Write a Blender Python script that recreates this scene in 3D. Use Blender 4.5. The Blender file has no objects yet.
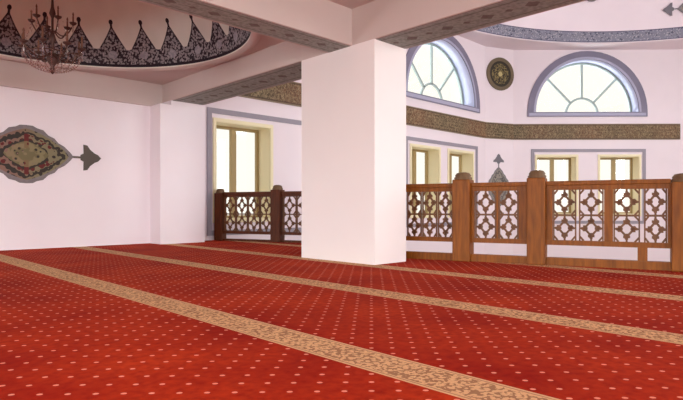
import bpy, bmesh, math, random
from mathutils import Vector, Matrix
random.seed(4)
PI = math.pi
sc = bpy.context.scene
COL = sc.collection

# ---------------------------------------------------------------- camera, world, lights, exposure
# plan axes: +X runs along the left wall away from the viewer, +Y runs towards the left wall, z = 0 is the carpet
HEAD = math.radians(45.7)
cam_d = bpy.data.cameras.new('camera')
cam = bpy.data.objects.new('camera', cam_d); COL.objects.link(cam); sc.camera = cam
cam_d.sensor_width = 36.0
cam_d.lens = 36.0 * 536 / 683
cam_d.shift_y = 7 / 683
cam_d.clip_start = 0.05; cam_d.clip_end = 300
cam.location = (0, 0, 0.72)
cam.rotation_euler = (PI / 2, 0, HEAD - PI / 2)

sc.view_settings.view_transform = 'Standard'
sc.view_settings.look = 'None'
sc.view_settings.gamma = 1.0
sc.view_settings.use_curve_mapping = False
sc.view_settings.exposure = 0.0

w = bpy.data.worlds.new('sky'); sc.world = w; w.use_nodes = True
w.node_tree.nodes['Background'].inputs[0].default_value = (1.0, .985, .89, 1)
w.node_tree.nodes['Background'].inputs[1].default_value = 1.12

def area(name, loc, direction, sx, sy, power, color=(1, .97, .93)):
    l = bpy.data.lights.new(name, 'AREA'); l.shape = 'RECTANGLE'; l.size = sx; l.size_y = sy
    l.energy = power; l.color = color
    o = bpy.data.objects.new(name, l); COL.objects.link(o)
    o.location = loc; o.rotation_euler = Vector(direction).to_track_quat('-Z', 'Y').to_euler()
    return o
# daylight standing outside the glass of every window
DL = 1.0
COOL = (.91, 1.0, .99)
area('daylight_left_arch', (14.7, 11.75, 5.15), (0, -1, 0), 3.9, 2.0, 130 * DL, COOL)
RD = Vector((math.sqrt(.5), -math.sqrt(.5), 0)); RN = Vector((-math.sqrt(.5), -math.sqrt(.5), 0)); RC = Vector((18.0, 10.28, 0))
p = RC + RD * 3.41 - RN * 1.47; area('daylight_far_arch', (p.x, p.y, 5.15), RN, 3.9, 2.0, 130 * DL, COOL)
for v in (-4.6, -1.2, 2.2, 7.4):
    area('daylight_back_window', (-6.5, v, 2.2), (1, 0, -.1), 3.2, 2.6, 1080 * DL, COOL)
for u in (-.6, 3.0):
    area('daylight_side_window', (u, -10.5, 2.2), (0, 1, -.1), 3.2, 2.6, 2800 * DL, COOL)
for u in (10.5, 14.0, 17.5):
    area('daylight_hall_window', (u, -8.5, 3.0), (0, 1, 0), 2.2, 4.0, 560 * DL, COOL)

# ---------------------------------------------------------------- helpers
def srgb(r, g, b):
    def f(c):
        c /= 255.0
        return c / 12.92 if c <= .04045 else ((c + .055) / 1.055) ** 2.4
    return (f(r), f(g), f(b), 1)

class E:
    """tiny expression builder on shader math nodes"""
    nt = None
    def __init__(s, sock): s.s = sock
    @staticmethod
    def op(o, *a):
        n = E.nt.nodes.new('ShaderNodeMath'); n.operation = o
        for i, x in enumerate(a):
            if isinstance(x, E): E.nt.links.new(x.s, n.inputs[i])
            else: n.inputs[i].default_value = x
        return E(n.outputs[0])
    def __add__(s, o): return E.op('ADD', s, o)
    __radd__ = __add__
    def __sub__(s, o): return E.op('SUBTRACT', s, o)
    def __rsub__(s, o): return E.op('SUBTRACT', o, s)
    def __mul__(s, o): return E.op('MULTIPLY', s, o)
    __rmul__ = __mul__
    def __truediv__(s, o): return E.op('DIVIDE', s, o)
    def __lt__(s, o): return E.op('LESS_THAN', s, o)
    def __gt__(s, o): return E.op('GREATER_THAN', s, o)
    def abs(s): return E.op('ABSOLUTE', s)
    def fract(s): return E.op('FRACT', s)
    def floor(s): return E.op('FLOOR', s)
    def sqrt(s): return E.op('SQRT', s)
    def sin(s): return E.op('SINE', s)
    def clamp(s):
        r = E.op('ADD', s, 0.0); r.s.node.use_clamp = True; return r
def emax(a, b): return E.op('MAXIMUM', a, b)
def emin(a, b): return E.op('MINIMUM', a, b)
def coords(kind='Object'):
    n = E.nt.nodes.new('ShaderNodeTexCoord'); x = E.nt.nodes.new('ShaderNodeSeparateXYZ')
    E.nt.links.new(n.outputs[kind], x.inputs[0])
    return E(x.outputs[0]), E(x.outputs[1]), E(x.outputs[2])
def vec(x, y, z=0.0):
    n = E.nt.nodes.new('ShaderNodeCombineXYZ')
    for i, a in enumerate((x, y, z)):
        if isinstance(a, E): E.nt.links.new(a.s, n.inputs[i])
        else: n.inputs[i].default_value = a
    return n.outputs[0]
def noise(v, scale, detail=2.0):
    n = E.nt.nodes.new('ShaderNodeTexNoise'); n.inputs['Scale'].default_value = scale; n.inputs['Detail'].default_value = detail
    E.nt.links.new(v, n.inputs['Vector']); return E(n.outputs[0])
def voro(v, scale, feature='F1'):
    n = E.nt.nodes.new('ShaderNodeTexVoronoi'); n.feature = feature; n.inputs['Scale'].default_value = scale
    E.nt.links.new(v, n.inputs['Vector']); return E(n.outputs['Distance'])
def mixc(f, a, b):
    n = E.nt.nodes.new('ShaderNodeMix'); n.data_type = 'RGBA'
    if isinstance(f, E): E.nt.links.new(f.s, n.inputs[0])
    else: n.inputs[0].default_value = f
    for i, c in ((6, a), (7, b)):
        if isinstance(c, tuple): n.inputs[i].default_value = c
        else: E.nt.links.new(c, n.inputs[i])
    return n.outputs[2]
def mat(name, base=None, rough=.7, fn=None, metal=0.0, spec=.3, bump=None):
    m = bpy.data.materials.new(name); m.use_nodes = True; nt = m.node_tree; E.nt = nt
    b = nt.nodes['Principled BSDF']
    b.inputs['Roughness'].default_value = rough; b.inputs['Metallic'].default_value = metal
    b.inputs['Specular IOR Level'].default_value = spec
    if base: b.inputs['Base Color'].default_value = base
    if fn: nt.links.new(fn(), b.inputs['Base Color'])
    if bump:
        n = nt.nodes.new('ShaderNodeBump'); n.inputs['Strength'].default_value = bump[1]; n.inputs['Distance'].default_value = .01
        x, y, z = coords('Object'); nt.links.new(noise(vec(x, y, z), bump[0]).s, n.inputs['Height'])
        nt.links.new(n.outputs[0], b.inputs['Normal'])
    return m

# ---- materials
def f_plaster(a, b):
    def f():
        x, y, z = coords('Object')
        return mixc(noise(vec(x, y, z), 1.3, 3), a, b)
    return f
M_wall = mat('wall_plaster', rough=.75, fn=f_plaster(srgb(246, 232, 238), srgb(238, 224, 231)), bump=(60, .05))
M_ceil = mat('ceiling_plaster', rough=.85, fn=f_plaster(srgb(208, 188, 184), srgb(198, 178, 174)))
M_pillar = mat('pillar_plaster', rough=.65, fn=f_plaster(srgb(246, 234, 234), srgb(241, 228, 229)), bump=(60, .05))

def f_carpet():
    x, y, z = coords('Object')
    t = (x - 1.86 + .7525) / 1.505
    du = ((t.fract() - .5) * 1.505).abs()                       # distance from the middle of a prayer row band
    band = du < .128
    tv = vec(x, y, 0.0)
    # flower and leaf scroll inside the band
    k1 = voro(tv, 44); k2 = noise(tv, 58, 3)
    dark = emax((k1 * k2 > .275), (k2 > .63))
    dark = dark * (du < .098)
    ln = ((du > .106) * (du < .113))
    beige = mixc(noise(tv, 60, 2), srgb(236, 192, 148), srgb(212, 160, 116))
    bandc = mixc(emax(dark * .62, ln * .6), beige, srgb(104, 38, 22))
    # dots on the red ground : two interleaved grids
    pu, pv = .0785, .0720
    def grid(ox, oy):
        a = (((x + ox) / (2 * pu)).fract() - .5) * (2 * pu)
        b = (((y + oy) / (2 * pv)).fract() - .5) * (2 * pv)
        # rounded cell stretched across the pile rows
        p = (a * .716 - b * .698); q = (a * .698 + b * .716)
        return (p * p / (.0118 ** 2) + q * q / (.0098 ** 2)) < 1.0
    dots = emax(grid(.02, .02), grid(pu + .02, pv + .02))
    red = mixc((noise(tv, 1.3, 5) * 2.4 - .7).clamp(), srgb(146, 12, 8), srgb(198, 58, 22))
    red = mixc((noise(tv, 22, 3) * 2.2 - .8).clamp() * .8, red, srgb(132, 4, 4))
    ground = mixc(dots, red, srgb(242, 152, 128))
    return mixc(band, ground, bandc)
M_carpet = mat('red_prayer_carpet', rough=.95, fn=f_carpet, spec=.05)
_b = M_carpet.node_tree.nodes['Principled BSDF']; _b.inputs['Sheen Weight'].default_value = .018; _b.inputs['Sheen Roughness'].default_value = .4; _b.inputs['Sheen Tint'].default_value = (1, .42, .22, 1)
M_lowfloor = mat('lower_hall_carpet', base=srgb(176, 140, 124), rough=.9, spec=.05)

def f_wood(c1, c2):
    def f():
        x, y, z = coords('Object')
        n = noise(vec(x * 14.0, y * 14.0, z * 1.6), 2.2, 4)
        return mixc((n * 1.8 - .4).clamp(), c1, c2)
    return f
M_wood = mat('varnished_wood', rough=.5, fn=f_wood(srgb(104, 52, 8), srgb(152, 86, 20)), spec=.25)
M_wood2 = mat('dark_varnished_wood', rough=.5, fn=f_wood(srgb(74, 32, 12), srgb(104, 50, 20)), spec=.25)
M_lat = mat('carved_lattice_wood', rough=.5, fn=f_wood(srgb(92, 56, 32), srgb(126, 80, 48)))
M_cap = mat('weathered_post_cap', rough=.5, fn=f_wood(srgb(96, 70, 48), srgb(120, 90, 62)))
M_band = mat('lilac_painted_surround', rough=.6, fn=f_plaster(srgb(142, 136, 156), srgb(120, 114, 136)))
M_pale = mat('pale_lilac_paint', base=srgb(176, 174, 198), rough=.6)
M_lav = mat('lavender_reveal_paint', base=srgb(206, 210, 240), rough=.7)
M_cream = mat('cream_window_casing', base=srgb(242, 230, 192), rough=.5)
M_frame = mat('tan_window_frame', base=srgb(166, 142, 96), rough=.45)
M_frame2 = mat('grey_window_bars', base=srgb(176, 190, 186), rough=.45)
M_brass = mat('aged_bronze', base=srgb(78, 48, 42), rough=.5, metal=.15)
M_band2 = mat('grey_painted_band', rough=.6, fn=f_plaster(srgb(166, 158, 168), srgb(146, 138, 150)))
M_candle = mat('ivory_candle_sleeve', base=srgb(120, 78, 62), rough=.5)

def glassy(name, tint, fac, rough=.02):
    m = bpy.data.materials.new(name); m.use_nodes = True; nt = m.node_tree; nt.nodes.clear()
    o = nt.nodes.new('ShaderNodeOutputMaterial'); mx = nt.nodes.new('ShaderNodeMixShader')
    t = nt.nodes.new('ShaderNodeBsdfTransparent'); g = nt.nodes.new('ShaderNodeBsdfGlossy')
    t.inputs[0].default_value = tint; g.inputs['Roughness'].default_value = rough
    mx.inputs[0].default_value = fac
    nt.links.new(t.outputs[0], mx.inputs[1]); nt.links.new(g.outputs[0], mx.inputs[2]); nt.links.new(mx.outputs[0], o.inputs[0])
    return m
M_glass = glassy('window_glass', (1, 1, 1, 1), .05)
M_crystal = glassy('cut_crystal', (.93, .88, .86, 1), .3, .15)

def f_soffit():
    x, y, z = coords('UV')                                    # u metres along the beam, v -1..1 across it
    t = ((x / .52).fract() - .5) * .52
    a = y.abs()
    motif = ((t.abs() / .085) + (a / .30)) < 1.0
    small = (((((x / .52) + .5).fract() - .5) * .52).abs() / .05 + a / .16) < 1.0
    line = (a > .66) * (a < .74)
    n = voro(vec(x, y * .25, 0.0), 22)
    base = mixc((n * 1.5 - .1).clamp(), srgb(130, 131, 126), srgb(158, 160, 155))
    c = mixc(line * .6, base, srgb(92, 80, 78))
    c = mixc(emax(motif, small) * .65, c, srgb(92, 66, 64))
    return mixc((a > .88) * .3, c, srgb(178, 168, 164))
M_soffit = mat('painted_soffit', rough=.8, fn=f_soffit)

def f_palmette():
    x, y, z = coords('UV')                                    # u counts palmettes, v 0..1 is one palmette high
    t = ((x + .28).fract() - .5).abs()
    yy = y
    up = ((yy - .38) / .46).clamp()
    half = .41 - .385 * (up * (1.12 - up * .12))
    body = emax((t < half) * (yy < .84), (yy < (.42 - t * .12)))
    neck = (t < .035) * (yy < .93)
    tt = t / .065; ty = (yy - .935) / .055
    dot = (tt * tt + ty * ty) < 1.0
    sil = emax(emax(body, neck), dot) * (yy > -.01)
    n = voro(vec(x * 14.0, y * 20.0, 0.0), 1.0); n2 = voro(vec(x * 14.0, y * 9.0, 4.0), 1.0)
    inner = mixc((n > .52), srgb(150, 144, 150), srgb(52, 44, 54))
    inner = mixc((n2 < .24) * .7, inner, srgb(190, 180, 186))
    edge = (t > half - .05) * (yy > .40)
    inner = mixc(edge * .8, inner, srgb(46, 38, 48))
    h2 = (t * 5.2) * (t * 5.2) + ((yy - .25) * 8.0) * ((yy - .25) * 8.0)
    inner = mixc((h2 < .5) * .7, inner, srgb(176, 172, 186))
    inner = mixc(emax((yy < .05), emax(neck * (yy > .8), dot) * .85), inner, srgb(40, 32, 42))
    bg = mixc(voro(vec(x * 2.0, y * 2.0, 0.0), 1.0), srgb(222, 218, 212), srgb(232, 228, 222))
    return mixc(sil, bg, inner)
M_palm = mat('dome_palmette_paint', rough=.8, fn=f_palmette)

def f_ring():
    x, y, z = coords('UV')                                    # u metres round the ring, v 0..1
    a = (y - .5).abs()
    v1 = voro(vec(x, y * .4, 0.0), 9)
    v2 = voro(vec(x, y * .4, 3.0), 17)
    c = mixc((v1 > .30), srgb(86, 86, 104), srgb(134, 133, 148))
    c = mixc((v2 < .32) * .8, c, srgb(186, 182, 190))
    return mixc((a > .43), c, srgb(84, 80, 108))
M_ring = mat('dome_ring_paint', rough=.7, fn=f_ring)

def f_frieze():
    x, y, z = coords('UV')                                    # u metres, v 0..1
    a = (y - .5).abs()
    n1 = noise(vec(x * 1.3, y * .45, 0.0), 13, 3); n2 = voro(vec(x * 1.2, y * .5, 0.0), 16)
    base = mixc((noise(vec(x * .5, 2.0, 5.0), 1.0, 1) * 4.0 - 1.5).clamp(), srgb(98, 84, 58), srgb(122, 82, 56))
    script = ((n1 - .5).abs() < .035)
    c = mixc((n2 > .42) * .45, base, srgb(66, 50, 38))
    c = mixc(script * .7, c, srgb(168, 146, 112))
    c = mixc((a > .40) * .8, c, srgb(76, 58, 44))
    return mixc((a > .455), c, srgb(140, 120, 98))
M_frieze = mat('calligraphy_frieze', rough=.6, fn=f_frieze)

def f_medal(grey):
    def f():
        x, y, z = coords('Object')
        d = E.op('POWER', x.abs() / .76, 1.35) + E.op('POWER', y.abs() / .495, 1.35)
        n = voro(vec(x, y, 0.0), 13)
        r = ((d * 3.4 + n * .9).fract())
        if grey:
            a, b, c3, o = srgb(150, 140, 130), srgb(104, 98, 96), srgb(86, 78, 76), srgb(132, 126, 132)
        else:
            a, b, c3, o = srgb(128, 116, 88), srgb(50, 40, 34), srgb(98, 26, 26), srgb(132, 120, 124)
        a = mixc((x * 2.5 + .5).clamp(), srgb(132, 96, 84), a) if not grey else a
        c = mixc((r > .50), a, b)
        c = mixc((((x.abs() < .035) + ((d > .42) * (d < .60) * (n < .45))) > .5) * ((y.abs() > .10)) * (d < .62), c, c3)
        c = mixc((d < .34) * (n > .3) * .6, c, srgb(136, 122, 84) if not grey else srgb(140, 132, 122))
        return mixc((d > .84) * .85, c, o)
    return f
M_medal = mat('painted_medallion', rough=.6, fn=f_medal(False))
M_medal_g = mat('faded_painted_medallion', rough=.6, fn=f_medal(True))
M_medal_rim = mat('medallion_tip', rough=.6, fn=f_plaster(srgb(104, 92, 84), srgb(78, 68, 62)))
M_medal_rim_g = mat('faded_medallion_tip', rough=.6, fn=f_plaster(srgb(130, 124, 130), srgb(108, 104, 114)))
def f_roundel():
    x, y, z = coords('Object')
    r = (x * x + y * y).sqrt()
    n = noise(vec(x, y, 0.0), 9, 2)
    c = mixc(((n - .5).abs() < .05) * (r < .38), srgb(50, 42, 30), srgb(128, 112, 70))
    return mixc((r < .09), c, srgb(190, 172, 120))
M_roundel = mat('roundel_calligraphy', rough=.5, fn=f_roundel)
M_roundrim = mat('roundel_gilt_rim', rough=.5, fn=f_plaster(srgb(128, 110, 84), srgb(92, 78, 62)))

# ---- objects
def link(name, me, m=None, parent=None, smooth=False):
    o = bpy.data.objects.new(name, me); COL.objects.link(o)
    if m: me.materials.clear(); me.materials.append(m)
    if parent: o.parent = parent
    if smooth:
        for p in me.polygons: p.use_smooth = True
    return o
def struct(o): o['kind'] = 'structure'; return o
def empty(name, loc=(0, 0, 0), rz=0.0):
    o = bpy.data.objects.new(name, None); COL.objects.link(o); o.location = loc; o.rotation_euler = (0, 0, rz)
    o.empty_display_size = .2; return o
def thing(o, label, cat, group=None):
    o['label'] = label; o['category'] = cat
    if group: o['group'] = group
    return o
class MB:
    def __init__(s): s.bm = bmesh.new(); s.uv = s.bm.loops.layers.uv.new('UVMap')
    def box(s, x0, x1, y0, y1, z0, z1, M=None):
        v = [s.bm.verts.new((x, y, z)) for x in (x0, x1) for y in (y0, y1) for z in (z0, z1)]
        for f in ((0, 1, 3, 2), (4, 6, 7, 5), (0, 4, 5, 1), (2, 3, 7, 6), (0, 2, 6, 4), (1, 5, 7, 3)):
            s.bm.faces.new([v[i] for i in f])
        if M: bmesh.ops.transform(s.bm, matrix=M, verts=v)
        return s
    def bar(s, a, b, w, d, n=(0, 1, 0)):
        """square bar from a to b, w wide in the plane, d deep along n"""
        a, b, n = Vector(a), Vector(b), Vector(n).normalized(); t = (b - a).normalized(); q = t.cross(n).normalized()
        vs = []
        for p in (a, b):
            for sx, sy in ((-1, -1), (1, -1), (1, 1), (-1, 1)):
                vs.append(s.bm.verts.new(p + q * (sx * w / 2) + n * (sy * d / 2)))
        for f in ((0, 1, 2, 3), (7, 6, 5, 4), (0, 4, 5, 1), (1, 5, 6, 2), (2, 6, 7, 3), (3, 7, 4, 0)):
            s.bm.faces.new([vs[i] for i in f])
        return s
    def lathe(s, prof, n=16, c=(0, 0, 0), uvf=None, a0=0.0):
        rings = []
        for r, z in prof:
            if r < 1e-5: rings.append([s.bm.verts.new((c[0], c[1], c[2] + z))])
            else: rings.append([s.bm.verts.new((c[0] + r * math.cos(2 * PI * k / n + a0), c[1] + r * math.sin(2 * PI * k / n + a0), c[2] + z)) for k in range(n)])
        for i in range(len(rings) - 1):
            A, B = rings[i], rings[i + 1]
            for k in range(n):
                q = [A[k % len(A)], A[(k + 1) % len(A)], B[(k + 1) % len(B)], B[k % len(B)]]
                kk = [(k, i), (k + 1, i), (k + 1, i + 1), (k, i + 1)]
                u = []; uu = []
                for v, g in zip(q, kk):
                    if v not in u: u.append(v); uu.append(g)
                if len(u) < 3: continue
                f = s.bm.faces.new(u)
                if uvf:
                    for l, g in zip(f.loops, uu): l[s.uv].uv = uvf(g[0], g[1])
        return s
    def tube(s, pts, r, n=8):
        pts = [Vector(p) for p in pts]; rings = []
        rr = r if isinstance(r, (list, tuple)) else [r] * len(pts)
        for i, p in enumerate(pts):
            t = (pts[min(i + 1, len(pts) - 1)] - pts[max(i - 1, 0)]).normalized()
            a = Vector((0, 0, 1)) if abs(t.z) < .9 else Vector((1, 0, 0))
            q = t.cross(a).normalized(); w_ = t.cross(q)
            rings.append([s.bm.verts.new(p + q * (rr[i] * math.cos(2 * PI * k / n)) + w_ * (rr[i] * math.sin(2 * PI * k / n))) for k in range(n)])
        for A, B in zip(rings, rings[1:]):
            for k in range(n): s.bm.faces.new((A[k], A[(k + 1) % n], B[(k + 1) % n], B[k]))
        s.bm.faces.new(rings[0]); s.bm.faces.new(rings[-1][::-1])
        return s
    def bevel(s, w, seg=2):
        bmesh.ops.bevel(s.bm, geom=s.bm.edges[:], offset=w, segments=seg, affect='EDGES', profile=.5); return s
    def build(s, name, m, parent=None, smooth=False):
        bmesh.ops.recalc_face_normals(s.bm, faces=s.bm.faces[:])
        me = bpy.data.meshes.new(name); s.bm.to_mesh(me); s.bm.free()
        return link(name, me, m, parent, smooth)

def plate(name, loops, thick, m, parent=None, to=None):
    """2D outline with holes, extruded; loops[0] is the outline. Back at z=0, front at z=thick. to maps local to world"""
    cu = bpy.data.curves.new('tmp', 'CURVE'); cu.dimensions = '2D'; cu.fill_mode = 'BOTH'; cu.extrude = thick / 2
    for L in loops:
        sp = cu.splines.new('POLY'); sp.points.add(len(L) - 1)
        for p, q in zip(sp.points, L): p.co = (q[0], q[1], 0, 1)
        sp.use_cyclic_u = True
    o = bpy.data.objects.new('tmp', cu); COL.objects.link(o)
    dg = bpy.context.evaluated_depsgraph_get(); dg.update()
    me = bpy.data.meshes.new_from_object(o.evaluated_get(dg))
    bpy.data.objects.remove(o); bpy.data.curves.remove(cu)
    me.transform(Matrix.Translation((0, 0, thick / 2)))
    if to: me.transform(to)
    bm = bmesh.new(); bm.from_mesh(me); bmesh.ops.remove_doubles(bm, verts=bm.verts[:], dist=1e-5)
    bmesh.ops.recalc_face_normals(bm, faces=bm.faces[:]); bm.to_mesh(me); bm.free()
    me.name = name
    return link(name, me, m, parent)
def rect(x0, x1, y0, y1): return [(x0, y0), (x1, y0), (x1, y1), (x0, y1)]
def arch(cx, z, r, rise=None, n=28):
    rise = rise or r
    return [(cx + r * math.cos(PI * k / n), z + rise * math.sin(PI * k / n)) for k in range(n + 1)]
def frame_of(origin, d, inward):
    """local x along the wall, local y up, local z pointing into the room"""
    d = Vector(d).normalized(); i = Vector(inward).normalized()
    M = Matrix.Identity(4)
    M.col[0][:3] = d; M.col[1][:3] = (0, 0, 1); M.col[2][:3] = i; M.col[3][:3] = origin
    return M

# ---------------------------------------------------------------- the structure
V0 = 10.28; T = .55; LOW = -3.5; TOP = 6.56
def wall(name, F, x0, x1, z0, z1, holes, thick=T):
    return struct(plate(name, [rect(x0, x1, z0, z1)] + holes, thick, M_wall, None, F @ Matrix.Translation((0, 0, -thick))))

WZ0, WZ1 = .45, 2.59
F_left = frame_of((0, V0, 0), (1, 0, 0), (0, -1, 0))
L_win = [(6.20, 7.66), (8.75, 10.20), (13.02, 14.46), (15.02, 16.46)]
ARCH_Z, ARCH_R, ARCH_H = 4.24, 1.90, 1.96
wall('wall_left', F_left, -3.5, 17.32, LOW, TOP,
     [rect(a, b, WZ0, WZ1) for a, b in L_win] + [arch(14.70, ARCH_Z, ARCH_R, ARCH_H)])
F_far = frame_of(RC, RD, RN)
R_win = [(1.56, 3.00), (3.88, 5.32)]
wall('wall_far', F_far, .68, 7.25, LOW, TOP,
     [rect(a, b, WZ0, WZ1) for a, b in R_win] + [arch(3.41, ARCH_Z, ARCH_R, ARCH_H)])
# narrow facet that closes the corner between them
cA = Vector((17.32, V0, 0)); cB = RC + RD * .68
fd = (cB - cA).normalized(); fn_ = Vector((fd.y, -fd.x, 0)); fw = (cB - cA).length
F_corner = frame_of(cA, fd, fn_)
wall('wall_corner', F_corner, 0, fw, LOW, TOP, [])
# next side of the hall, running back to the viewer's right
cE = RC + RD * 7.25
F_right = frame_of(cE, (0, -1, 0), (-1, 0, 0))
wall('wall_right', F_right, 0, cE.y + 7.5, LOW, TOP, [rect(2.4, 3.8, WZ0, WZ1), rect(4.8, 6.2, WZ0, WZ1), arch(4.3, ARCH_Z, ARCH_R, ARCH_H)])
# behind the viewer
F_back = frame_of((-3.5, 0, 0), (0, 1, 0), (1, 0, 0))
back_holes = [(v - 1.1, v + 1.1) for v in (-4.6, -1.2, 2.2, 7.4)]
wall('wall_back', F_back, -7.5, V0, LOW, 3.3, [rect(a, b, .35, 2.15) for a, b in back_holes])
F_side = frame_of((0, -7.5, 0), (1, 0, 0), (0, 1, 0))
side_holes = [(u - 1.1, u + 1.1) for u in (-.6, 3.0)]; hall_holes = [(u - 1.1, u + 1.1) for u in (10.5, 14.0, 17.5)]
wall('wall_side', F_side, -3.5, cE.x, LOW, TOP, [rect(a, b, .35, 2.15) for a, b in side_holes] + [rect(a, b, 1.0, 5.0) for a, b in hall_holes])

# gallery floor : carpeted slab whose free edge follows the balustrade
edge = [(5.95, -7.4), (7.15, -4.2), (7.22, -1.35), (7.09, 1.62), (6.06, 4.80), (5.78, 5.68), (7.47, 7.34), (6.33, V0)]
fl = plate('floor', [[(-3.5, -7.5)] + edge + [(-3.5, V0)]], .02, M_carpet, None, Matrix.Translation((0, 0, -.02))); struct(fl)
sl = plate('floor_slab', [[(-3.5, -7.5)] + edge + [(-3.5, V0)]], .33, M_wall, None, Matrix.Translation((0, 0, -.35))); struct(sl)
struct(MB().box(-3.5, 23.2, -7.5, V0, LOW - .1, LOW).build('floor_lower_hall', M_lowfloor))

# ceilings
CZ = 3.17; SZ = 2.81
DC = (2.30, 7.60); DR = 2.44
ring2 = [(DC[0] + (DR + .02) * math.cos(2 * PI * k / 168), DC[1] + (DR + .02) * math.sin(2 * PI * k / 168)) for k in range(168)]
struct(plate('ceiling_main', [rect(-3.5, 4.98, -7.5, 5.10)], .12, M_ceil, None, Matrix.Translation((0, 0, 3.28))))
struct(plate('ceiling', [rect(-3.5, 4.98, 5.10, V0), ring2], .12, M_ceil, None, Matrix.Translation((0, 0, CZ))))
HC = (13.84, 1.43); HR = 8.30
hr = [(HC[0] + (HR + .02) * math.cos(2 * PI * k / 160), HC[1] + (HR + .02) * math.sin(2 * PI * k / 160)) for k in range(160)]
struct(plate('ceiling_hall', [[(5.50, -7.5), (23.4, -7.5), (23.4, 5.25), (18.1, 10.55), (5.50, 10.55)], hr], .12, M_wall, None, Matrix.Translation((0, 0, TOP - .01))))

def beam(name, x0, x1, y0, y1, along, z1=3.32, m=None):
    root = empty(name, ((x0 + x1) / 2, (y0 + y1) / 2, SZ)); struct(root)
    cx, cy = root.location.x, root.location.y
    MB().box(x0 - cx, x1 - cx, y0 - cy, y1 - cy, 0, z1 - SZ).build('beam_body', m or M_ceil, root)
    b = MB(); z = -.004; e = .03
    X0, X1, Y0, Y1 = x0 - cx + e * (along == 'y'), x1 - cx - e * (along == 'y'), y0 - cy + e * (along == 'x'), y1 - cy - e * (along == 'x')
    vs = [b.bm.verts.new(p) for p in ((X0, Y0, z), (X1, Y0, z), (X1, Y1, z), (X0, Y1, z))]
    vt = [b.bm.verts.new((v.co.x, v.co.y, 0.0)) for v in vs]
    f = b.bm.faces.new(vs)
    for l in f.loops:
        p = l.vert.co
        if along == 'x': l[b.uv].uv = (p.x, (p.y - Y0) / (Y1 - Y0) * 2 - 1)
        else: l[b.uv].uv = (p.y, (p.x - X0) / (X1 - X0) * 2 - 1)
    for k in range(4): b.bm.faces.new((vs[k], vs[(k + 1) % 4], vt[(k + 1) % 4], vt[k]))
    b.build('painted_soffit', M_soffit, root)
    return root
PU0, PU1, PV0, PV1 = 4.94, 5.56, 4.475, 5.88
beam('trim_1', -3.5, PU0, 4.87, 5.33, 'x')                       # from the pillar back over the gallery
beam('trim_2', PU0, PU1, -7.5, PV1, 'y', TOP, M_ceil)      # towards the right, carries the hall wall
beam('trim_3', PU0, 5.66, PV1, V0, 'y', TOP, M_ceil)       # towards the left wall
beam('trim_4', -.85, -.30, 5.33, V0, 'y')
pl = MB().box(PU0, PU1, PV0, PV1, 0, SZ); struct(pl.build('wall_pillar', M_pillar))
# shallow pilaster and upper ledge on the left wall
struct(MB().box(4.715, 4.94, V0 - .45, V0, 0, 2.72).box(4.94, 5.67, V0 - .45, V0, 0, SZ).build('trim_5', M_wall))
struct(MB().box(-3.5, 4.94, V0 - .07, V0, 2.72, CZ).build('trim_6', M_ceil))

# shallow dome with painted palmettes over the gallery bay
n = 168; rows = 26; HD = 2.0
prof = []; arc = [0.0]
for k in range(rows + 1):
    a = PI / 2 * (k / rows) ** 1.2
    prof.append((DR * math.cos(a) if k < rows else 0.0, HD * math.sin(a)))
for p, q in zip(prof, prof[1:]): arc.append(arc[-1] + math.dist(p, q))
dm = MB().lathe(prof, n, (0, 0, 0), uvf=lambda k, i: (k / n * 28, (arc[i] - .03) / .80))
d0 = dm.build('ceiling_dome', M_palm, None, True); d0.location = (DC[0], DC[1], CZ); struct(d0)
mo = MB().lathe([(DR, .0), (DR + .02, -.03), (DR + .12, -.035), (DR + .15, 0.0)], 168)
m0 = mo.build('trim_7', M_ceil, None, True); m0.location = (DC[0], DC[1], CZ); struct(m0)

# the great dome of the hall : painted ring, then the vault
nb = 160
rg = MB().lathe([(HR, 0), (HR, .39)], nb, uvf=lambda k, i: (k / nb * 2 * PI * HR, i))
o = rg.build('trim_8', M_ring, None, True); o.location = (HC[0], HC[1], TOP - .01); struct(o)
mo = MB().lathe([(HR, -.0), (HR - .015, -.012), (HR + .02, -.04), (HR + .10, 0)], nb)
o = mo.build('trim_9', M_wall, None, True); o.location = (HC[0], HC[1], TOP - .01); struct(o)
pr = [(HR, .39)]
for k in range(0, 25):
    a = PI / 2 * k / 24; pr.append((HR * math.cos(a) - .0 if k < 24 else 0.0, .39 + 7.4 * math.sin(a)))
vd = MB().lathe(pr[1:], nb)
o = vd.build('ceiling_great_dome', M_wall, None, True); o.location = (HC[0], HC[1], TOP - .01); struct(o)

# calligraphy frieze
def frieze(name, F, x0, x1):
    b = MB(); z0, z1 = 3.215, 3.80; d = .035
    pts = [(x0, z0, d), (x1, z0, d), (x1, z1, d), (x0, z1, d)]
    vs = [b.bm.verts.new(p) for p in pts]; vb = [b.bm.verts.new((p[0], p[1], 0)) for p in pts]
    f = b.bm.faces.new(vs)
    for l in f.loops: l[b.uv].uv = (l.vert.co.x, (l.vert.co.y - z0) / (z1 - z0))
    for k in range(4):
        g = b.bm.faces.new((vs[k], vs[(k + 1) % 4], vb[(k + 1) % 4], vb[k]))
        for l in g.loops: l[b.uv].uv = (l.vert.co.x, .99)
    o = b.build(name, M_frieze); o.matrix_world = F; struct(o)
frieze('trim_10', F_left, 5.70, 17.32)
frieze('trim_11', F_corner, 0, fw)
frieze('trim_12', F_far, .68, 6.82)

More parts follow.
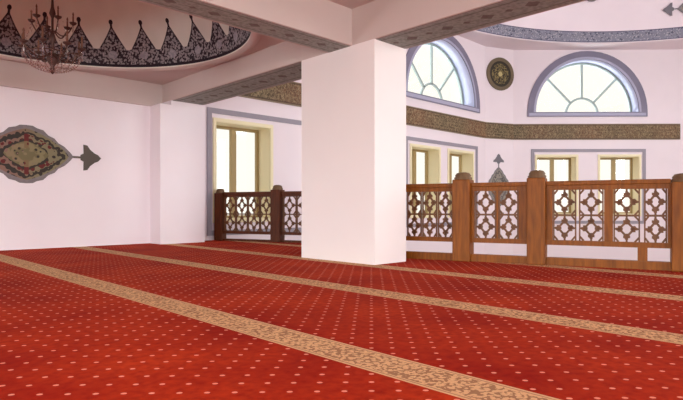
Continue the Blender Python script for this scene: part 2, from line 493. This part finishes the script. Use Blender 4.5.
# ---------------------------------------------------------------- windows
WN = [0]
def window_root(F):
    WN[0] += 1
    r = empty('window_%d' % WN[0]); r.matrix_world = F; struct(r); return r
def rect_window(F, x0, x1, z0=WZ0, z1=WZ1, casing=True, nm=1):
    r = window_root(F); c = .075
    if casing: plate('window_casing', [rect(x0 - c, x1 + c, z0 - c, z1 + c), rect(x0, x1, z0, z1)], .03, M_cream, r)
    b = MB(); y0, y1 = -T + .04, -T + .12                     # local z of the sash
    fw_ = .075
    def bx(a, bb, c0, c1, d0=y0, d1=y1): b.box(a, bb, c0, c1, d0, d1)
    bx(x0, x0 + fw_, z0, z1); bx(x1 - fw_, x1, z0, z1); bx(x0 + fw_, x1 - fw_, z0, z0 + fw_); bx(x0 + fw_, x1 - fw_, z1 - fw_, z1)
    for k in range(nm):
        xm = x0 + (x1 - x0) * (k + 1) / (nm + 1); bx(xm - .065, xm + .065, z0 + fw_, z1 - fw_, y0, y1 + .02)
    b.build('window_frame', M_frame, r)
    MB().box(x0 + fw_, x1 - fw_, z0 + fw_, z1 - fw_, y0 + .03, y0 + .038).build('window_pane', M_glass, r)
    MB().box(x0, x1, z0 - .001, z0 + .02, y1, -.0).build('window_sill', M_cream, r)
    for a_, b_ in ((x0 - .001, x0 + .012), (x1 - .012, x1 + .001)): MB().box(a_, b_, z0 + .02, z1 - .012, y1, .0).build('window_jamb', M_cream, r)
    MB().box(x0 - .001, x1 + .001, z1 - .012, z1 + .001, y1, .0).build('window_head', M_cream, r)
    return r
def surround(name, F, x0, x1, z0=.10, z1=2.87, w_=.11, holes=None):
    o = plate(name, [rect(x0, x1, z0, z1), rect(x0 + w_, x1 - w_, z0 + w_, z1 - w_)], .03, M_band2); o.matrix_world = F; struct(o)
def arch_window(F, cx):
    r = window_root(F)
    z = ARCH_Z
    outer = [(cx - 2.21, z - .17), (cx + 2.21, z - .17)] + arch(cx, z, 2.21, 2.26)
    plate('window_surround', [outer, arch(cx, z, ARCH_R, ARCH_H)], .04, M_band, r)
    plate('window_surround_edge', [arch(cx, z, ARCH_R + .085, ARCH_H + .085), arch(cx, z, ARCH_R + .004, ARCH_H + .004)], .045, M_pale, r)
    plate('window_surround_foot', [rect(cx - 2.15, cx + 2.15, z - .135, z - .035)], .046, M_pale, r)
    plate('window_reveal', [arch(cx, z, ARCH_R + .003, ARCH_H + .003), arch(cx, z, ARCH_R - .012, ARCH_H - .012)], T - .13, M_lav, r, Matrix.Translation((0, 0, -T + .13)))
    b = MB(); zz = -T + .08
    R = ARCH_R; H = ARCH_H; N = 28
    P = arch(cx, z, R - .04, H - .04, N)
    for p, q in zip(P, P[1:]): b.bar((p[0], p[1], zz), (q[0], q[1], zz), .085, .07, (0, 0, 1))
    Q = arch(cx, z, .60, .60, 16)
    for p, q in zip(Q, Q[1:]): b.bar((p[0], p[1], zz), (q[0], q[1], zz), .075, .06, (0, 0, 1))
    for a in (45, 90, 135):
        t = math.radians(a); b.bar((cx + .6 * math.cos(t), z + .6 * math.sin(t), zz), (cx + (R - .05) * math.cos(t), z + (H - .05) * math.sin(t), zz), .078, .06, (0, 0, 1))
    b.box(cx - R, cx + R, z, z + .08, zz - .04, zz + .04)
    b.build('window_frame', M_frame2, r)
    plate('window_pane', [arch(cx, z, R - .04, H - .04)], .008, M_glass, r, Matrix.Translation((0, 0, zz)))
for a, b_ in L_win: rect_window(F_left, a, b_)
for a, b_ in R_win: rect_window(F_far, a, b_)
for a, b_ in ((2.4, 3.8), (4.8, 6.2)): rect_window(F_right, a, b_)
arch_window(F_left, 14.70); arch_window(F_far, 3.41); arch_window(F_right, 4.3)
surround('trim_13', F_left, 5.98, 10.42); surround('trim_14', F_left, 12.72, 16.78); surround('trim_15', F_far, 1.34, 5.56)
for a, b_ in back_holes: rect_window(F_back, a, b_, .35, 2.15, nm=2)
for a, b_ in side_holes: rect_window(F_side, a, b_, .35, 2.15, nm=2)
for a, b_ in hall_holes: rect_window(F_side, a, b_, 1.0, 5.0, nm=2)

# ---------------------------------------------------------------- balustrades
def rosette(mb, x0, x1, z0, z1, y=0.0, w_=.021, d=.022):
    """one square of pierced carving : eight pointed star with ties to the border"""
    cx, cz = (x0 + x1) / 2, (z0 + z1) / 2; a, c = (x1 - x0) / 2, (z1 - z0) / 2
    def P(u, v): return (cx + u * a, y, cz + v * c)
    k = .60
    di = [(0, -k), (k, 0), (0, k), (-k, 0)]
    for i in range(4):
        p, q = di[i], di[(i + 1) % 4]
        mb.bar(P(*p), P(*q), w_ * 1.15, d)
        mb.bar(P(*p), P(p[0] / k, p[1] / k), w_, d)
        px, _, pz = P(*p); r = .036                           # carved lozenge on each point of the diamond
        mb.bar((px - r, y, pz), (px + r, y, pz), .030, .03); mb.bar((px, y, pz - r), (px, y, pz + r), .030, .03)
        mb.bar((px - r * .62, y, pz - r * .62), (px + r * .62, y, pz + r * .62), r * 1.25, .028)
    for s1, s2 in ((-1, -1), (1, -1), (1, 1), (-1, 1)):       # little quadrant in each corner
        mb.bar(P(s1, s2 * .66), P(s1 * .66, s2), w_, d)

def balustrade(origin, direction, posts, runs, label, mw, base='balustrade', lz=.31, bz=.095):
    """posts: (x, width, top) ; runs: (x0, x1, [columns (a, b)], [solid boards (a, b)], [gap blocks (a, b)])"""
    ang = math.atan2(direction[1], direction[0])
    root = empty(base, (origin[0], origin[1], 0), ang)
    thing(root, label, 'railing')
    for x, wd, top in posts:
        h = wd / 2
        p = MB().box(x - h, x + h, -h, h, 0, top - .10); p.bevel(.012, 2); po = p.build('post', mw, root)
        c = MB(); prof = [(h * .98, top - .10), (h * 1.02, top - .075), (h * .86, top - .06), (h * .92, top - .045), (h * .72, top - .012), (h * .3, top), (0, top + .002)]
        c.lathe(prof, 16, (x, 0, 0)); c.build('post_cap', M_cap, po, True)
    for x0, x1, cols, boards, blocks in runs:
        MB().box(x0, x1, -.05, .05, .985, 1.04).bevel(.010, 2).build('top_rail', mw, root)
        MB().box(x0, x1, -.03, .03, .93, .986).build('upper_rail', mw, root)
        MB().box(x0, x1, -.035, .035, lz - .06, lz).build('lower_rail', mw, root)
        MB().box(x0, x1, -.045, .045, 0, bz).build('base_rail', mw, root)
        for a, b_ in blocks: MB().box(a, b_, -.03, .03, bz, lz - .06).build('foot_block', mw, root)
        for a, b_ in boards: MB().box(a, b_, -.022, .022, lz, .93).build('stile', mw, root)
        for a, b_ in cols:
            l = MB(); zm = (lz + .93) / 2
            l.box(a, a + .016, -.014, .014, lz, .93); l.box(b_ - .016, b_, -.014, .014, lz, .93)
            l.box(a, b_, -.013, .013, zm - .012, zm + .012)
            rosette(l, a + .01, b_ - .01, lz, zm - .008); rosette(l, a + .01, b_ - .01, zm + .008, .93)
            l.build('lattice_panel', M_lat, root)
    return root
def cols_between(a, b_, n_, gap=.012):
    s = (b_ - a) / n_
    return [(a + s * i + gap / 2, a + s * (i + 1) - gap / 2) for i in range(n_)]
# right of the pillar
balustrade((5.947, 4.770), (.308, -.951),
    [(.80, .235, 1.185), (1.74, .22, 1.185), (3.30, .24, 1.10)],
    [(-.82, .685, cols_between(-.80, -.01, 3) + cols_between(.0, .67, 3), [], []),
     (.915, 1.632, [(.965, 1.235), (1.27, 1.515)], [(.915, .955), (1.24, 1.265), (1.52, 1.632)], []),
     (1.85, 3.18, [(1.93, 2.195), (2.225, 2.495), (2.60, 2.875), (2.915, 3.145)],
      [(1.85, 1.925), (2.50, 2.595), (3.15, 3.18)], [(2.85, 2.95)])],
    'wooden gallery balustrade with pierced star lattice running right from the pillar', M_wood)
# left of the pillar
balustrade((6.190, 10.275), (.370, -.929),
    [(.13, .19, 1.12), (1.565, .22, 1.175), (3.10, .20, 1.17)],
    [(.225, 1.455, cols_between(.235, 1.445, 4), [], []), (1.675, 3.0, cols_between(1.685, 2.99, 4), [], [])],
    'dark wooden gallery balustrade between the left wall and the pillar, below the tall window', M_wood2, lz=.21, bz=.04)
L = math.dist((7.34, 7.40), (5.62, 5.80))
balustrade((7.30, 7.30), (5.62 - 7.34, 5.80 - 7.40), [], [(.08, L - .16, cols_between(.12, L - .2, 7), [], [])],
    'wooden balustrade hidden behind the white pillar', M_wood2, lz=.21, bz=.04)
balustrade((6.972, 1.50), (.06, -2.85), [(2.80, .22, 1.18)], [(.08, 2.69, cols_between(.14, 2.62, 8), [], [])],
    'wooden balustrade continuing past the right end post, at the very right edge', M_wood2)
balustrade((7.035, -1.45), (-.05, -2.80), [(2.80, .22, 1.18)], [(.0, 2.69, cols_between(.06, 2.62, 8), [], [])],
    'wooden balustrade furthest to the right along the gallery edge', M_wood2)
L2 = math.dist((6.98, -4.35), (5.85, -7.45))
balustrade((6.98, -4.35), (5.85 - 6.98, -7.45 + 4.35), [], [(.05, L2 - .05, cols_between(.1, L2 - .1, 10), [], [])],
    'wooden balustrade meeting the side wall', M_wood2)

# ---------------------------------------------------------------- painted medallions
def lens_outline(a=.75, h=.49):
    half = [(-a, 0), (-.70, .07), (-.60, .17), (-.50, .225), (-.44, .30), (-.34, .345), (-.26, .43), (-.16, .455), (-.10, .49), (0, .495)]
    half = [(x, y * h / .49) for x, y in half]
    up = half + [(-x, y) for x, y in half[-2::-1]]
    return up + [(x, -y) for x, y in up[-2:0:-1]]
def medallion(F, label, m1, m2, scale=1.0, tips=(1, -1), bend=0.0):
    root = empty('wall_medallion'); root.matrix_world = F @ Matrix.Scale(scale, 4)
    thing(root, label, 'wall decoration')
    plate('medallion_body', [lens_outline()], .02, m1, root)
    for s in tips:
        def mir(L): return [(s * x, y) for x, y in L]
        plate('medallion_neck', [mir([(.73, -.018), (.90, -.018), (.90, .018), (.73, .018)])], .016, m2, root)
        plate('medallion_tip', [mir([(.875, -.045), (.93, -.075), (.925, -.235), (.99, -.225), (1.04, -.15), (1.12, -.085), (1.18, -.06), (1.235, 0),
                                (1.18, .06), (1.12, .085), (1.04, .15), (.99, .225), (.925, .235), (.93, .075), (.875, .045)])], .018, m2, root)
    if bend:                                                  # follow the hollow of the dome
        for c_ in root.children:
            for v in c_.data.vertices: v.co.z += (v.co.x ** 2 + v.co.y ** 2) / (2 * bend)
    return root
medallion(frame_of((2.53, V0, 1.62), (1, 0, 0), (0, -1, 0)), 'lens-shaped medallion in dark red and olive on the left gallery wall', M_medal, M_medal_rim)
rot = Matrix.Rotation(PI / 2, 4, 'Z')
pc = cA + fd * (fw / 2 - .04)
medallion(frame_of((pc.x, pc.y, 1.44), fd, fn_) @ rot, 'upright grey medallion in the hall corner, rising behind the balustrade between two posts', M_medal_g, M_medal_rim_g)
def on_dome(px_dir, z):
    """frame on the great dome's inside at compass angle px_dir and height z above the ring's top"""
    sn = z / 7.4; a = math.asin(sn)
    r = HR * math.cos(a) - .03
    c = Vector((HC[0] + r * math.cos(px_dir), HC[1] + r * math.sin(px_dir), TOP + .38 + z))
    n_ = Vector((-math.cos(px_dir), -math.sin(px_dir), 0)); d = Vector((-n_.y, n_.x, 0))
    n2 = (n_ * math.cos(a) - Vector((0, 0, 1)) * math.sin(a)).normalized()
    M = Matrix.Identity(4); up = n2.cross(d)
    M.col[0][:3] = d; M.col[1][:3] = up; M.col[2][:3] = n2; M.col[3][:3] = c
    return M
medallion(on_dome(math.radians(21.7), .62), 'blue-grey medallion on the big dome at the top right corner', M_medal_g, M_medal_rim_g, .95, bend=7.6)
medallion(on_dome(math.radians(46.5), 1.45), 'medallion on the big dome just touching the top edge above the far arched window', M_medal, M_medal_rim, .9, bend=7.6)

# round calligraphy panel in the hall corner
pr_ = cA + fd * (fw / 2 + .02)
rr = empty('calligraphy_roundel'); rr.matrix_world = frame_of((pr_.x, pr_.y, 5.60), fd, fn_)
thing(rr, 'round dark calligraphy panel with gilt rim, high in the corner between the arched windows', 'wall decoration')
circ = lambda r, n_=40: [(r * math.cos(2 * PI * k / n_), r * math.sin(2 * PI * k / n_)) for k in range(n_)]
plate('roundel_panel', [circ(.48)], .03, M_roundel, rr)
plate('roundel_rim', [circ(.60), circ(.47)], .05, M_roundrim, rr)

# ---------------------------------------------------------------- chandelier under the small dome
ch = empty('chandelier', (DC[0] - .10, DC[1] + .09, 2.46))
thing(ch, 'bronze and crystal chandelier hanging under the small painted dome, top left', 'chandelier')
ch.location.z = 2.46
stem = MB().lathe([(0, .0), (.02, .02), (.035, .06), (.02, .10), (.05, .15), (.075, .20), (.05, .25), (.018, .28), (.018, .40), (.045, .46), (.03, .52), (.015, .56), (.015, .74), (.04, .80), (.02, .88), (.012, 1.0), (.012, 1.3), (0, 1.31)], 14)
stem.build('stem', M_brass, ch, True)
chn = MB()
k = 0; z = 1.30
while z < 2.64:
    cpts = [(.016 * math.cos(t) if k % 2 else 0, 0 if k % 2 else .016 * math.cos(t), z + .03 + .03 * math.sin(t)) for t in [2 * PI * i / 8 for i in range(9)]]
    chn.tube(cpts, .004, 5); z += .048; k += 1
chn.build('chain', M_brass, ch)
MB().lathe([(0, 2.62), (.09, 2.64), (.11, 2.70), (.10, 2.71)], 18).build('ceiling_rose', M_brass, ch, True)
def arm_set(n_, R, zb, zr, off, s=1.0):
    for i in range(n_):
        a = 2 * PI * i / n_ + off; ca, sa = math.cos(a), math.sin(a)
        pts = []
        for t in [j / 12 for j in range(13)]:
            r = .03 + (R - .03) * t; zz = zb - .10 * s * math.sin(t * PI * .95) * (1 - .2 * t) + (zr - zb) * t ** 3
            pts.append((r * ca, r * sa, zz))
        b = MB().tube(pts, .010 * s, 6)
        arm = b.build('arm', M_brass, ch, True)
        x, y, z = R * ca, R * sa, zr
        MB().lathe([(.008, -.02), (.045 * s, .0), (.055 * s, .018), (.02 * s, .014), (.016 * s, .03)], 10, (x, y, z)).build('candle_cup', M_brass, arm, True)
        MB().lathe([(.013 * s, .02), (.013 * s, .12 * s), (.008 * s, .122 * s), (.015 * s, .145 * s), (.010 * s, .17 * s), (0, .19 * s)], 8, (x, y, z)).build('candle_light', M_candle, arm, True)
        d = MB()
        d.lathe([(0, -.02), (.008, -.035), (.004, -.05), (.016, -.085), (.010, -.12), (0, -.145)], 6, (x, y, z))
        d.build('crystal_drop', M_crystal, arm)
arm_set(8, .36, .28, .34, .2)
arm_set(6, .25, .58, .68, .5, .85)
st = MB()                                                     # swags of beads between the arms and the basket below
for i in range(20):
    a = 2 * PI * i / 20
    for j in range(14):
        t = j / 13; r = .30 * math.sin(PI / 2 * (1 - t)) + .03; zz = .24 - .20 * math.sin(t * PI / 2)
        c_ = (r * math.cos(a), r * math.sin(a), zz)
        st.lathe([(0, -.014), (.013, 0), (0, .014)], 5, c_)
for i in range(8):
    a0 = 2 * PI * i / 8 + .2; a1 = a0 + 2 * PI / 8
    for j in range(1, 10):
        t = j / 10; a = a0 + (a1 - a0) * t; rr_ = .355; zz = .33 - .10 * math.sin(PI * t)
        st.lathe([(0, -.010), (.009, 0), (0, .010)], 5, (rr_ * math.cos(a), rr_ * math.sin(a), zz))
    for j in range(1, 9):
        t = j / 9; r = .36 + (.25 - .36) * t; zz = .36 + .34 * t - .06 * math.sin(PI * t)
        st.lathe([(0, -.009), (.008, 0), (0, .009)], 5, (r * math.cos(a0), r * math.sin(a0), zz))
st.build('crystal_beads', M_crystal, ch)['kind'] = 'stuff'
MB().tube([(.32 * math.cos(2 * PI * i / 32), .32 * math.sin(2 * PI * i / 32), .25) for i in range(33)], .008, 6).build('ring', M_brass, ch, True)

# made-up ring chandelier, unseen, added so the hall's fill light has a fitting
hc = empty('added_ring_chandelier', (HC[0] + .6, HC[1] - 1.5, 4.6))
thing(hc, 'large added ring chandelier, unseen, for filling the domed hall with light', 'chandelier')
MB().tube([(1.6 * math.cos(2 * PI * i / 48), 1.6 * math.sin(2 * PI * i / 48), 0) for i in range(49)], .05, 8).build('ring', M_brass, hc, True)
b = MB()
for i in range(6):
    a = 2 * PI * i / 6; b.tube([(1.6 * math.cos(a), 1.6 * math.sin(a), 0), (0, 0, 3.0)], .012, 5)
b.tube([(0, 0, 3.0), (0, 0, 9.6)], .015, 5); b.build('suspension', M_brass, hc)
l = bpy.data.lights.new('added_hall_fill_light', 'POINT'); l.energy = 500; l.shadow_soft_size = .8; l.color = (.9, .98, 1)  # added fill lamp that brightens the hall from above the ring
lo = bpy.data.objects.new('added_hall_fill_light', l); COL.objects.link(lo); lo.location = (HC[0] + .6, HC[1] - 1.5, 5.0)
